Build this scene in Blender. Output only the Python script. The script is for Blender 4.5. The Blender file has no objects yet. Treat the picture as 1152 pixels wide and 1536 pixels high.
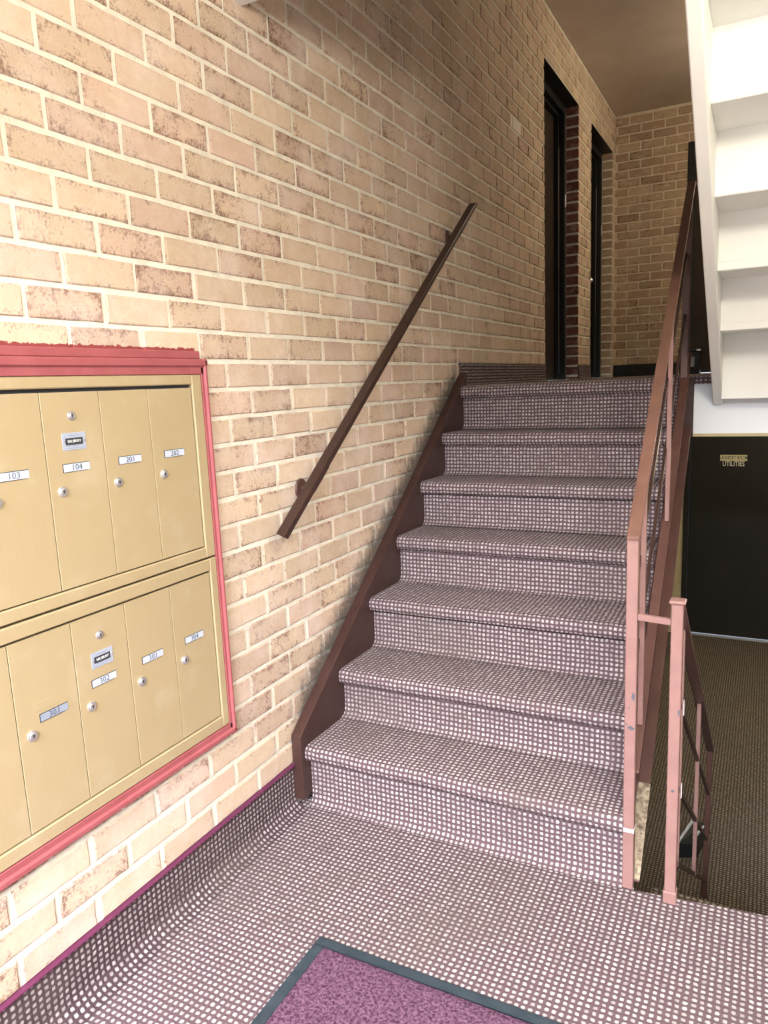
import bpy, bmesh, math, random
from mathutils import Vector, Matrix, noise as mnoise
random.seed(7)
SC = bpy.context.scene
COL = SC.collection

# ------------------------------------------------------------------ camera
CAM_P = Vector((1.3292, -1.6327, 1.3575))
YAW, PIT, ROL, FPX = 0.4840, -0.1721, -0.0429, 1099.7
_F = Vector((-math.sin(YAW)*math.cos(PIT), math.cos(YAW)*math.cos(PIT), math.sin(PIT)))
_R = Vector((math.cos(YAW), math.sin(YAW), 0))
_U = _R.cross(_F)
_R2 = _R*math.cos(ROL)+_U*math.sin(ROL)
_U2 = -_R*math.sin(ROL)+_U*math.cos(ROL)
cd = bpy.data.cameras.new('camera'); cam = bpy.data.objects.new('camera', cd); COL.objects.link(cam)
M = Matrix.Identity(4)
for i in range(3):
    M[i][0] = _R2[i]; M[i][1] = _U2[i]; M[i][2] = -_F[i]; M[i][3] = CAM_P[i]
cam.matrix_world = M
cd.sensor_width = 36; cd.sensor_fit = 'AUTO'; cd.lens = FPX/1536*36
cd.clip_start = 0.02; cd.clip_end = 100
SC.camera = cam

# ------------------------------------------------------------------ world, lights, exposure
w = bpy.data.worlds.new('world'); SC.world = w; w.use_nodes = True
w.node_tree.nodes['Background'].inputs[0].default_value = (0.80, 0.88, 1.0, 1)
w.node_tree.nodes['Background'].inputs[1].default_value = 0.6
SC.view_settings.view_transform = 'Standard'
SC.view_settings.look = 'None'
SC.view_settings.exposure = 0.75
SC.view_settings.gamma = 1.0
SC.view_settings.use_curve_mapping = False
SC.cycles.max_bounces = 8; SC.cycles.diffuse_bounces = 6
SC.cycles.use_denoising = True

def area(name, loc, target, sx, sy, power, col):
    l = bpy.data.lights.new(name, 'AREA'); l.shape = 'RECTANGLE'; l.size = sx; l.size_y = sy
    l.energy = power; l.color = col
    o = bpy.data.objects.new(name, l); COL.objects.link(o); o.location = loc
    o.rotation_euler = (Vector(target)-Vector(loc)).to_track_quat('-Z', 'Y').to_euler()
    return o
# daylight coming in through the glazed street entrance behind the camera
area('entrance_daylight', (1.5, -3.9, 3.6), (0.9, -0.3, 0.2), 3.0, 2.6, 1480, (0.965, 0.965, 1.05))
# warm lamp under the lobby ceiling, above the top edge of the picture
ll = bpy.data.lights.new('lobby_lamp', 'POINT'); ll.energy = 43; ll.color = (1.0, 0.92, 0.77); ll.shadow_soft_size = 0.12
lo = bpy.data.objects.new('lobby_lamp', ll); COL.objects.link(lo); lo.location = (1.72, -0.85, 2.25)
# lamp on the mid-landing ceiling, hidden from the lobby by the upper flight
pl = bpy.data.lights.new('landing_lamp', 'POINT'); pl.energy = 25; pl.color = (1.0, 0.85, 0.60); pl.shadow_soft_size = 0.12
po = bpy.data.objects.new('landing_lamp', pl); COL.objects.link(po); po.location = (1.75, 4.2, 3.35)
# unseen fill light added in the basement to brighten the door sign
pb = bpy.data.lights.new('basement_fill', 'POINT'); pb.energy = 13; pb.color = (1.0, 0.86, 0.6); pb.shadow_soft_size = 0.12
pbo = bpy.data.objects.new('basement_fill', pb); COL.objects.link(pbo); pbo.location = (1.95, 4.2, 0.85)

# ------------------------------------------------------------------ node helper
class NT:
    def __init__(s, name, rough=0.6, metal=0.0, spec=0.3):
        s.m = bpy.data.materials.new(name); s.m.use_nodes = True
        s.t = s.m.node_tree; s.b = s.t.nodes['Principled BSDF']
        s.b.inputs['Roughness'].default_value = rough
        s.b.inputs['Metallic'].default_value = metal
        s.b.inputs['Specular IOR Level'].default_value = spec
    def n(s, typ, **kw):
        nd = s.t.nodes.new(typ)
        for k, v in kw.items(): setattr(nd, k, v)
        return nd
    def set(s, sock, v):
        if isinstance(v, bpy.types.NodeSocket): s.t.links.new(v, sock)
        elif isinstance(v, (tuple, list)):
            v = tuple(v)
            sock.default_value = v if len(v) == len(sock.default_value) else v+(1,)
        else: sock.default_value = v
    def math(s, op, a, b=None, c=None, clamp=False):
        nd = s.n('ShaderNodeMath', operation=op); nd.use_clamp = clamp
        for i, v in enumerate((a, b, c)):
            if v is not None: s.set(nd.inputs[i], v)
        return nd.outputs[0]
    def step(s, x, lo, hi):
        nd = s.n('ShaderNodeMapRange', interpolation_type='SMOOTHSTEP')
        s.set(nd.inputs['Value'], x); nd.inputs['From Min'].default_value = lo; nd.inputs['From Max'].default_value = hi
        return nd.outputs['Result']
    def mix(s, f, a, b, mode='MIX'):
        nd = s.n('ShaderNodeMix', data_type='RGBA', blend_type=mode)
        s.set(nd.inputs[0], f); s.set(nd.inputs[6], a); s.set(nd.inputs[7], b)
        return nd.outputs[2]
    def noise(s, vec, scale, detail=3, rough=0.55, dist=0.0):
        nd = s.n('ShaderNodeTexNoise'); s.set(nd.inputs['Vector'], vec)
        nd.inputs['Scale'].default_value = scale; nd.inputs['Detail'].default_value = detail
        nd.inputs['Roughness'].default_value = rough; nd.inputs['Distortion'].default_value = dist
        return nd.outputs['Fac']
    def white(s, vec, out='Value'):
        nd = s.n('ShaderNodeTexWhiteNoise', noise_dimensions='3D'); s.set(nd.inputs['Vector'], vec)
        return nd.outputs[out]
    def pos(s): return s.n('ShaderNodeNewGeometry').outputs['Position']
    def obj(s): return s.n('ShaderNodeTexCoord').outputs['Object']
    def uv(s): return s.n('ShaderNodeTexCoord').outputs['UV']
    def sep(s, v):
        nd = s.n('ShaderNodeSeparateXYZ'); s.set(nd.inputs[0], v); return nd.outputs
    def comb(s, x, y, z=0.0):
        nd = s.n('ShaderNodeCombineXYZ')
        for i, v in enumerate((x, y, z)): s.set(nd.inputs[i], v)
        return nd.outputs[0]
    def base(s, c): s.set(s.b.inputs['Base Color'], c)
    def rough(s, v): s.set(s.b.inputs['Roughness'], v)
    def bump(s, h, strength=0.3, dist=0.002):
        nd = s.n('ShaderNodeBump'); nd.inputs['Strength'].default_value = strength; nd.inputs['Distance'].default_value = dist
        s.set(nd.inputs['Height'], h); s.t.links.new(nd.outputs[0], s.b.inputs['Normal'])

Z0, BH, BL = 0.1467, 0.0760, 0.2032        # brick grid: base, course height, brick length (with joint)
XO = 0.117                                  # joint offset on the rear wall

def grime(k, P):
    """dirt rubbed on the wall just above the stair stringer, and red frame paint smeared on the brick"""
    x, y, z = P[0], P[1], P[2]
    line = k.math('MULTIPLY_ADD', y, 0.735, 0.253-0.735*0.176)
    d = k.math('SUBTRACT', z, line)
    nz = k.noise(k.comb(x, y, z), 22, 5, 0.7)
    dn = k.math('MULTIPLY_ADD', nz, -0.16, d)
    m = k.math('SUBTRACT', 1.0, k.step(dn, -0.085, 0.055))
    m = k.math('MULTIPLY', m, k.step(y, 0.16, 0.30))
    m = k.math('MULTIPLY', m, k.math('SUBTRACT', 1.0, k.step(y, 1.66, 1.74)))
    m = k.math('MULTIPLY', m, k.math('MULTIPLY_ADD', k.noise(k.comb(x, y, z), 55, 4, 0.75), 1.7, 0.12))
    nr = k.noise(k.comb(x, y, z), 60, 4, 0.7)
    top = k.math('MULTIPLY_ADD', nr, -0.022, z)
    red = k.math('LESS_THAN', top, 1.4595)
    red = k.math('MULTIPLY', red, k.math('LESS_THAN', y, -0.125))
    red = k.math('MULTIPLY', red, k.math('GREATER_THAN', z, 1.40))
    return k.math('MINIMUM', m, 0.85), red

def brick_mat(name, axis, off, ca, cb, cc, stain, marks=False, pale=None):
    k = NT(name, 0.85, 0, 0.15)
    p = k.pos(); P = k.sep(p)
    h = P[1] if axis == 'y' else P[0]
    r = k.math('DIVIDE', k.math('SUBTRACT', P[2], Z0), BH)
    row = k.math('FLOOR', r); fz = k.math('FRACT', r)
    odd = k.math('FLOORED_MODULO', row, 2.0)
    u = k.math('DIVIDE', k.math('SUBTRACT', h, off), BL)
    u = k.math('ADD', u, k.math('MULTIPLY', odd, 0.5)) 
    cu = k.math('FLOOR', u); fu = k.math('FRACT', u)
    idv = k.comb(row, cu, 3.7)
    rnd = k.white(idv); rc = k.n('ShaderNodeSeparateXYZ'); k.set(rc.inputs[0], k.white(idv, 'Color'))
    # distance to the nearest brick edge, in metres
    ez = k.math('MULTIPLY', k.math('SUBTRACT', 0.5, k.math('ABSOLUTE', k.math('SUBTRACT', fz, 0.5))), BH)
    eu = k.math('MULTIPLY', k.math('SUBTRACT', 0.5, k.math('ABSOLUTE', k.math('SUBTRACT', fu, 0.5))), BL)
    e = k.math('MINIMUM', ez, eu)
    big = k.noise(p, 9, 4, 0.6); mid = k.noise(p, 38, 6, 0.72); fine = k.noise(p, 140, 5, 0.7)
    c = k.mix(k.step(mid, 0.35, 0.68), ca, cb)
    c = k.mix(k.math('MULTIPLY', k.step(rc.outputs[0], 0.35, 1.0), 0.75), c, cc)
    # dark fired blotches and specks, thicker towards the edges of some bricks
    edge = k.math('SUBTRACT', 1.0, k.step(e, 0.006, 0.030))
    thr = k.math('ADD', k.math('MULTIPLY', edge, 0.070), k.math('MULTIPLY', k.math('SUBTRACT', rc.outputs[1], 0.5), 0.10))
    thr = k.math('ADD', thr, k.math('MULTIPLY', k.math('SUBTRACT', big, 0.5), 0.28))
    sp = k.math('ADD', k.math('ADD', k.math('MULTIPLY', mid, 0.5), k.math('MULTIPLY', fine, 0.5)), thr)
    c = k.mix(k.math('MULTIPLY', k.step(sp, 0.535, 0.70), 0.88), c, stain)
    # smeared cream wash
    sm = k.noise(k.comb(P[0], P[1], k.math('MULTIPLY', P[2], 2.4)), 14, 5, 0.65)
    c = k.mix(k.math('MULTIPLY', k.step(sm, 0.50, 0.75), 0.55), c, (0.66, 0.54, 0.38))
    # value shift per brick
    v = k.math('MULTIPLY_ADD', rc.outputs[2], 0.20, 0.90)
    c = k.mix(1.0, c, k.comb(v, v, v), 'MULTIPLY')
    if pale:   # one brick touched up with whitewash
        a, b, r0 = pale
        m = k.math('MULTIPLY', k.math('GREATER_THAN', P[1], a), k.math('LESS_THAN', P[1], b))
        m = k.math('MULTIPLY', m, k.math('COMPARE', row, float(r0), 0.5))
        c = k.mix(k.math('MULTIPLY', m, 0.95), c, (0.86, 0.82, 0.74))
    if marks:
        # patches of old limewash left on the brick faces
        bl = k.noise(p, 5, 6, 0.7)
        c = k.mix(k.math('MULTIPLY', k.step(bl, 0.42, 0.70), 0.40), c, (0.78, 0.68, 0.62))
        g, red = grime(k, P)
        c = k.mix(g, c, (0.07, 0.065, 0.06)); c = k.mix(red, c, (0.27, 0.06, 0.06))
    k.base(c)
    k.bump(k.math('ADD', k.math('MULTIPLY', mid, 0.6), k.math('MULTIPLY', fine, 0.4)), 0.5, 0.004)
    return k.m

def mortar_mat(name, col, marks=False):
    k = NT(name, 0.9, 0, 0.1); p = k.pos(); P = k.sep(p)
    c = k.mix(k.step(k.noise(p, 16, 5, 0.65), 0.3, 0.75), col, tuple(v*0.78 for v in col))
    c = k.mix(k.math('MULTIPLY', k.step(k.noise(p, 90, 4, 0.7), 0.62, 0.75), 0.5), c, (0.30, 0.19, 0.12))
    if marks:
        g, red = grime(k, P)
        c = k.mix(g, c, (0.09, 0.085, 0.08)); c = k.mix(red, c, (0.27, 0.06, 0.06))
    k.base(c); k.bump(k.noise(p, 70, 5, 0.7), 0.5, 0.004)
    return k.m

def carpet_mat(name, dot, ground, line, wear=0.35, cell=0.0158, size=0.30):
    k = NT(name, 0.95, 0, 0.05)
    U = k.uv(); S = k.sep(U)
    wob = k.noise(U, 30, 2, 0.5); wob2 = k.noise(k.comb(S[1], S[0], 4.0), 30, 2, 0.5)
    su = k.math('ADD', k.math('DIVIDE', S[0], cell), k.math('MULTIPLY', k.math('SUBTRACT', wob, 0.5), 0.55))
    sv = k.math('ADD', k.math('DIVIDE', S[1], cell), k.math('MULTIPLY', k.math('SUBTRACT', wob2, 0.5), 0.55))
    iu, iv = k.math('FLOOR', su), k.math('FLOOR', sv)
    fu = k.math('ABSOLUTE', k.math('SUBTRACT', k.math('FRACT', su), 0.5))
    fv = k.math('ABSOLUTE', k.math('SUBTRACT', k.math('FRACT', sv), 0.5))
    fine = k.noise(U, 420, 3, 0.7)
    fz = k.math('MULTIPLY', k.math('SUBTRACT', fine, 0.5), 0.36)
    d = k.math('ADD', k.math('MAXIMUM', fu, k.math('MULTIPLY', fv, 0.92)), fz)
    dd = k.math('ADD', k.math('POWER', k.math('ADD', k.math('POWER', fu, 3.0), k.math('POWER', fv, 3.0)), 0.3333), fz)
    m = k.math('SUBTRACT', 1.0, k.step(dd, size-0.07, size+0.07))
    rnd = k.white(k.comb(iu, iv, 1.3))
    m2 = k.math('MULTIPLY', m, k.math('MULTIPLY_ADD', rnd, 0.55, 0.55))
    # darker ribs across the weave between the loops
    rib = k.math('MULTIPLY', k.step(fv, 0.36, 0.48), 0.65)
    g = k.mix(rib, ground, line)
    g = k.mix(k.step(fine, 0.3, 0.7), g, tuple(v*0.7 for v in ground))
    c = k.mix(m2, g, dot)
    P = k.pos()
    dirt = k.step(k.noise(P, 2.2, 5, 0.6), 0.46, 0.72)
    c = k.mix(k.math('MULTIPLY', dirt, wear), c, (0.13, 0.10, 0.085))
    k.base(c)
    k.bump(k.math('ADD', k.math('MULTIPLY', m, 0.8), k.math('MULTIPLY', fine, 0.35)), 0.8, 0.003)
    return k.m

def paint_mat(name, c1, c2, rough=0.38, chips=None, scale=18, spec=0.4, bump=0.08):
    k = NT(name, rough, 0, spec); p = k.pos()
    c = k.mix(k.step(k.noise(p, scale, 4, 0.6), 0.3, 0.7), c1, c2)
    if chips:
        c = k.mix(k.step(k.noise(p, 75, 3, 0.6), 0.735, 0.76), c, chips)
    k.base(c); k.bump(k.noise(p, 55, 4, 0.6), bump, 0.003)
    return k.m

def flat_mat(name, c, rough=0.5, metal=0.0, spec=0.4):
    k = NT(name, rough, metal, spec); p = k.pos()
    k.base(k.mix(k.noise(p, 40, 3), tuple(v*0.9 for v in c), tuple(min(1, v*1.08) for v in c)))
    return k.m

MT = {}
PEACH, TAN, PINK = (0.555, 0.43, 0.31), (0.62, 0.50, 0.37), (0.53, 0.385, 0.305)
STAIN = (0.175, 0.088, 0.062)
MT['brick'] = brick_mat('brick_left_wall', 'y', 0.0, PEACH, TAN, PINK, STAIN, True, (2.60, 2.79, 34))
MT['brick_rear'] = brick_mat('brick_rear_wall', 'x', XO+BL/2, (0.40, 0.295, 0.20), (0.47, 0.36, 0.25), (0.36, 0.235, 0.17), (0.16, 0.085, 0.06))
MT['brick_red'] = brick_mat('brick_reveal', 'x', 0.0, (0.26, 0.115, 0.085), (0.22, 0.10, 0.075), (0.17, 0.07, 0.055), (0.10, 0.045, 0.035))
MT['mortar'] = mortar_mat('mortar_left_wall', (0.82, 0.785, 0.67), True)
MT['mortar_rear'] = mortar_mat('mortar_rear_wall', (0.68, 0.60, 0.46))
MT['carpet'] = carpet_mat('loop_carpet', (0.455, 0.42, 0.41), (0.14, 0.093, 0.103), (0.055, 0.036, 0.041))
MT['carpet_shaded'] = carpet_mat('loop_carpet_shaded_strip', (0.42, 0.38, 0.37), (0.085, 0.055, 0.063), (0.04, 0.026, 0.03))  # same carpet, shade of the upturned strip put into darker colours
MT['carpet_low'] = carpet_mat('loop_carpet_basement', (0.34, 0.295, 0.23), (0.115, 0.085, 0.06), (0.06, 0.045, 0.032), 0.2, 0.0175)
MT['binding'] = flat_mat('binding_purple', (0.12, 0.022, 0.065), 0.7)
MT['brown'] = paint_mat('brown_gloss_paint', (0.085, 0.040, 0.032), (0.10, 0.050, 0.040), 0.36)
MT['brown_dark'] = paint_mat('brown_stringer_paint', (0.045, 0.021, 0.017), (0.058, 0.028, 0.023), 0.36)
MT['brown_post'] = paint_mat('brown_post_paint', (0.24, 0.135, 0.12), (0.27, 0.155, 0.135), 0.4, (0.10, 0.10, 0.115))
MT['brown_cap'] = paint_mat('brown_rail_paint', (0.125, 0.063, 0.046), (0.15, 0.078, 0.056), 0.36)
MT['rail_brown'] = paint_mat('brown_handrail_varnish', (0.036, 0.018, 0.014), (0.048, 0.024, 0.018), 0.4, None, 30, 0.4)
MT['worn'] = paint_mat('worn_bare_flange', (0.13, 0.085, 0.06), (0.40, 0.33, 0.22), 0.5, (0.55, 0.5, 0.4), 75, 0.4, 0.5)
MT['chip'] = flat_mat('chipped_bare_metal', (0.75, 0.72, 0.74), 0.5)
MT['chip_dark'] = flat_mat('chipped_primer', (0.09, 0.095, 0.11), 0.6)
MT['white'] = paint_mat('white_gloss_paint', (0.82, 0.83, 0.79), (0.86, 0.87, 0.83), 0.45, None, 5, 0.3, 0.1)
MT['white_cool'] = paint_mat('cool_white_wall_paint', (0.80, 0.84, 0.88), (0.83, 0.87, 0.91), 0.5, None, 5, 0.3, 0.05)
MT['wall_white'] = paint_mat('white_wall_paint', (0.80, 0.77, 0.70), (0.83, 0.80, 0.73), 0.8, None, 5, 0.2, 0.05)
MT['wall_tan'] = paint_mat('tan_wall_paint', (0.50, 0.46, 0.41), (0.54, 0.50, 0.45), 0.8, None, 5, 0.2, 0.05)
MT['ceil'] = paint_mat('landing_ceiling_paint', (0.56, 0.47, 0.40), (0.62, 0.53, 0.45), 0.8, None, 4, 0.2, 0.1)
MT['beige'] = paint_mat('basement_wall_paint', (0.50, 0.42, 0.24), (0.56, 0.47, 0.28), 0.8, None, 9, 0.2, 0.2)
MT['black'] = paint_mat('black_door_paint', (0.012, 0.012, 0.012), (0.020, 0.019, 0.018), 0.4, None, 8, 0.35, 0.05)
MT['door_brown'] = paint_mat('dark_brown_door_paint', (0.030, 0.020, 0.015), (0.042, 0.029, 0.022), 0.42, None, 6, 0.35, 0.04)
MT['door_low'] = paint_mat('laundry_door_paint', (0.017, 0.014, 0.010), (0.021, 0.017, 0.012), 0.5, None, 3, 0.3, 0.04)
MT['red'] = paint_mat('red_frame_paint', (0.30, 0.078, 0.085), (0.34, 0.095, 0.103), 0.42, None, 20, 0.35, 0.15)
MT['chrome'] = flat_mat('chrome_lock', (0.80, 0.80, 0.82), 0.34, 0.9)
MT['steel'] = flat_mat('dull_steel', (0.50, 0.48, 0.50), 0.4, 0.8)
MT['keyhole'] = flat_mat('keyhole_dark', (0.03, 0.028, 0.028), 0.6)
MT['plate'] = flat_mat('label_strip', (0.52, 0.58, 0.68), 0.4)
MT['plate_grey'] = flat_mat('label_strip_grey', (0.27, 0.31, 0.38), 0.4)
MT['ink'] = flat_mat('black_lettering', (0.035, 0.04, 0.05), 0.6)
MT['number_ink'] = flat_mat('blue_grey_digits', (0.10, 0.12, 0.17), 0.6)
MT['silver'] = flat_mat('maker_plate_silver', (0.40, 0.45, 0.54), 0.35, 0.2)
MT['ivory'] = flat_mat('sign_ivory', (0.80, 0.74, 0.45), 0.5)
MT['letter_white'] = flat_mat('white_lettering', (0.85, 0.83, 0.75), 0.5)
MT['rubber'] = paint_mat('mat_rubber', (0.020, 0.031, 0.039), (0.031, 0.044, 0.054), 0.65, None, 25, 0.3, 0.3)
MT['plastic'] = flat_mat('black_plastic', (0.012, 0.014, 0.016), 0.25, 0, 0.5)
MT['paper'] = flat_mat('torn_paper', (0.62, 0.64, 0.64), 0.7)

def gold():
    k = NT('gold_anodised_metal', 0.42, 0.15, 0.45); p = k.pos(); P = k.sep(p)
    br = k.noise(k.comb(P[0], k.math('MULTIPLY', P[1], 60.0), k.math('MULTIPLY', P[2], 1.5)), 4, 3, 0.6)
    c = k.mix(br, (0.41, 0.325, 0.18), (0.445, 0.355, 0.205))
    c = k.mix(k.math('MULTIPLY', k.step(k.noise(p, 7, 4, 0.6), 0.5, 0.75), 0.5), c, (0.50, 0.42, 0.28))
    c = k.mix(k.step(k.noise(p, 95, 2, 0.5), 0.76, 0.80), c, (0.30, 0.20, 0.10))
    k.base(c); k.rough(k.math('MULTIPLY_ADD', br, 0.2, 0.34)); return k.m
MT['gold'] = gold()
def pile():
    k = NT('mat_pile', 0.95, 0, 0.05); p = k.pos()
    a = k.noise(p, 130, 5, 0.75); b = k.noise(p, 45, 4, 0.65)
    c = k.mix(k.step(a, 0.35, 0.66), (0.065, 0.024, 0.048), (0.25, 0.135, 0.205))
    c = k.mix(k.math('MULTIPLY', k.step(b, 0.5, 0.7), 0.5), c, (0.09, 0.034, 0.065))
    k.base(c); k.bump(a, 1.0, 0.008); return k.m
MT['pile'] = pile()

# ------------------------------------------------------------------ mesh helpers
class MB:
    def __init__(s): s.v = []; s.f = []; s.uv = []; s.hasuv = False
    def face(s, pts, uvs=None):
        b = len(s.v); s.v += [tuple(p) for p in pts]; s.f.append(tuple(range(b, b+len(pts))))
        if uvs: s.hasuv = True
        s.uv.append(uvs or [(0, 0)]*len(pts))
    def box(s, x0, x1, y0, y1, z0, z1):
        a = [(x0,y0,z0),(x1,y0,z0),(x1,y1,z0),(x0,y1,z0),(x0,y0,z1),(x1,y0,z1),(x1,y1,z1),(x0,y1,z1)]
        for q in ((0,3,2,1),(4,5,6,7),(0,1,5,4),(1,2,6,5),(2,3,7,6),(3,0,4,7)):
            s.face([a[i] for i in q])
        return s
    def prism(s, a, b):
        """two matching outlines -> closed solid"""
        n = len(a); s.face(list(reversed(a))); s.face(b)
        for i in range(n):
            j = (i+1) % n; s.face([a[i], a[j], b[j], b[i]])
        return s
    def bar(s, p0, p1, w, h, plumb=False):
        """straight bar, w across (x), h in the plane of its slope; ends square or plumb"""
        p0, p1 = Vector(p0), Vector(p1); d = (p1-p0).normalized()
        side = Vector((0,0,1)).cross(d)
        side = side.normalized() if side.length > 1e-4 else Vector((1,0,0))
        up = d.cross(side)*-1 if False else side.cross(d)*-1
        up = d.cross(side)
        if plumb: up = Vector((0,0,1))/max(0.2, abs(up.z)); 
        a = [p0+side*w/2*i+up*h/2*j for i, j in ((-1,-1),(1,-1),(1,1),(-1,1))]
        b = [p1+side*w/2*i+up*h/2*j for i, j in ((-1,-1),(1,-1),(1,1),(-1,1))]
        return s.prism(a, b)
    def cyl(s, c, axis, r, h, n=16, r2=None):
        c, ax = Vector(c), Vector(axis).normalized(); r2 = r if r2 is None else r2
        t = Vector((0,0,1)) if abs(ax.z) < .9 else Vector((1,0,0))
        u = ax.cross(t).normalized(); v = ax.cross(u)
        a = [c+(u*math.cos(k*2*math.pi/n)+v*math.sin(k*2*math.pi/n))*r for k in range(n)]
        b = [c+ax*h+(u*math.cos(k*2*math.pi/n)+v*math.sin(k*2*math.pi/n))*r2 for k in range(n)]
        return s.prism(a, b)
    def mesh(s, name, mat, bevel=0.0, seg=1, smooth=False):
        me = bpy.data.meshes.new(name); me.from_pydata(s.v, [], s.f)
        if s.hasuv:
            l = me.uv_layers.new(name='UVMap'); i = 0
            for q in s.uv:
                for c in q: l.data[i].uv = c; i += 1
        bm = bmesh.new(); bm.from_mesh(me)
        bmesh.ops.remove_doubles(bm, verts=bm.verts, dist=1e-5)
        if not s.hasuv: bmesh.ops.recalc_face_normals(bm, faces=bm.faces)
        if bevel:
            es = [e for e in bm.edges if len(e.link_faces) == 2 and e.calc_face_angle() > 0.5]
            bmesh.ops.bevel(bm, geom=es, offset=bevel, segments=seg, profile=0.6, affect='EDGES', clamp_overlap=True)
        bm.to_mesh(me); bm.free()
        if smooth:
            for p in me.polygons: p.use_smooth = True
        me.materials.append(MT[mat] if isinstance(mat, str) else mat)
        return me
    def build(s, name, mat, parent=None, bevel=0.0, seg=1, smooth=False):
        return link(name, s.mesh(name, mat, bevel, seg, smooth), parent)
def link(name, me, parent=None, loc=None, rot=None):
    o = bpy.data.objects.new(name, me); COL.objects.link(o)
    if loc: o.location = loc
    if rot: o.rotation_euler = rot
    if parent:
        o.parent = parent
        if parent.type == 'EMPTY' or parent.location.length or parent.parent:
            q = parent.location.copy(); r = parent.parent
            while r: q += r.location; r = r.parent
            o.location = Vector(o.location)-q
    return o
def thing(name, label, cat, loc=(0,0,0), group=None):
    o = bpy.data.objects.new(name, None); COL.objects.link(o); o.location = loc; o.empty_display_size = 0.1
    tag(o, label, cat, group); return o
def tag(o, label, cat, group=None):
    o['label'] = label; o['category'] = cat
    if group: o['group'] = group
    return o
def struct(o): o['kind'] = 'structure'; return o
def text_mesh(body, size, mat, depth=0.0006, align='CENTER', spread=1.0, bold=0.0):
    c = bpy.data.curves.new('lettering', 'FONT'); c.body = body; c.size = size; c.extrude = depth
    c.align_x = align; c.align_y = 'CENTER'; c.space_character = spread; c.offset = bold; c.resolution_u = 3
    o = bpy.data.objects.new('lettering', c); COL.objects.link(o)
    dg = bpy.context.evaluated_depsgraph_get(); dg.update()
    me = bpy.data.meshes.new_from_object(o.evaluated_get(dg)); me.name = 'lettering'
    bpy.data.objects.remove(o); bpy.data.curves.remove(c)
    me.materials.clear(); me.materials.append(MT[mat]); return me

# ------------------------------------------------------------------ heights and stair geometry
LZ = 1.335                       # mid-landing floor
BZ = -1.16                       # basement floor
CZ = 3.66                        # landing ceiling
YB = 5.749                       # rear wall
NOSE = [(0.194,0.207),(0.428,0.383),(0.670,0.574),(0.916,0.758),(1.160,0.945),(1.407,1.130),(1.650,1.330)]
SX0, SX1 = 0.038, 1.036
def xt(x, y): return x-0.0175*(y-0.22)      # the open side of the stair leans in slightly
DA, DB = (3.30, 4.265), (4.705, 5.630)       # door openings in the left wall
DH = 3.335

# ------------------------------------------------------------------ room shell
b = MB()
b.box(-0.30, -0.004, -2.75, DA[0], BZ-.1, CZ+.12)
b.box(-0.30, -0.004, DA[1], DB[0], LZ-.2, CZ+.12)
b.box(-0.30, -0.004, DB[1], YB+.25, LZ-.2, CZ+.12)
b.box(-0.30, -0.004, DA[0], DA[1], DH, CZ+.12)
b.box(-0.30, -0.004, DB[0], DB[1], DH, CZ+.12)
b.box(-0.30, -0.004, DA[0], YB+.25, BZ-.1, LZ-.2)
wall_left = struct(b.build('wall_left', 'mortar'))
b = MB()
RD = (0.613, 1.56)               # dark door in the rear wall
b.box(0, RD[0], YB+.004, YB+.25, LZ-.2, CZ+.12)
b.box(RD[0], RD[1], YB+.004, YB+.25, DH+.005, CZ+.12)
b.box(RD[1], 2.3, YB+.004, YB+.25, LZ-.2, CZ+.12)
wall_rear = struct(b.build('wall_rear', 'mortar_rear'))
LD = (0.66, 1.62)
b = MB(); b.box(0, LD[0], YB, YB+.25, BZ-.1, LZ-.2); b.box(LD[1], 2.3, YB, YB+.25, BZ-.1, LZ-.2); b.box(LD[0], LD[1], YB, YB+.25, 0.90, LZ-.2)
struct(b.build('wall_basement', 'beige'))
b = MB(); b.box(2.25, 2.45, -2.75, YB+.25, BZ-.1, CZ+.12); struct(b.build('wall_right', 'wall_tan'))
b = MB(); b.box(0, .12, -2.32, -2.2, 0, 2.396); b.box(2.15, 2.25, -2.32, -2.2, 0, 2.396); b.box(.12, 2.15, -2.32, -2.2, 2.18, 2.396)
struct(b.build('wall_front', 'mortar_rear'))
b = MB(); b.box(0, 1.12, -2.85, 0.18, 2.396, 2.56); b.box(1.12, 2.25, -2.85, 0.04, 2.396, 2.56)
struct(b.build('ceiling_lobby', 'white'))
b = MB(); b.box(0, 2.25, 1.66, YB, CZ, CZ+.12)
struct(b.build('ceiling_landing', 'ceil'))
b = MB(); b.box(-.3, 2.45, -2.85, 1.66, 4.9, 5.0); b.box(-.3,2.45,1.54,1.66,CZ+.12,5.0); b.box(-.3,0,-2.85,1.66,CZ+.1,5.0); b.box(2.25,2.45,-2.85,1.66,CZ+.1,5.0); b.box(-.3,2.45,-2.95,-2.85,2.4,5.0)
struct(b.build('ceiling_stairwell', 'wall_white'))

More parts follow.
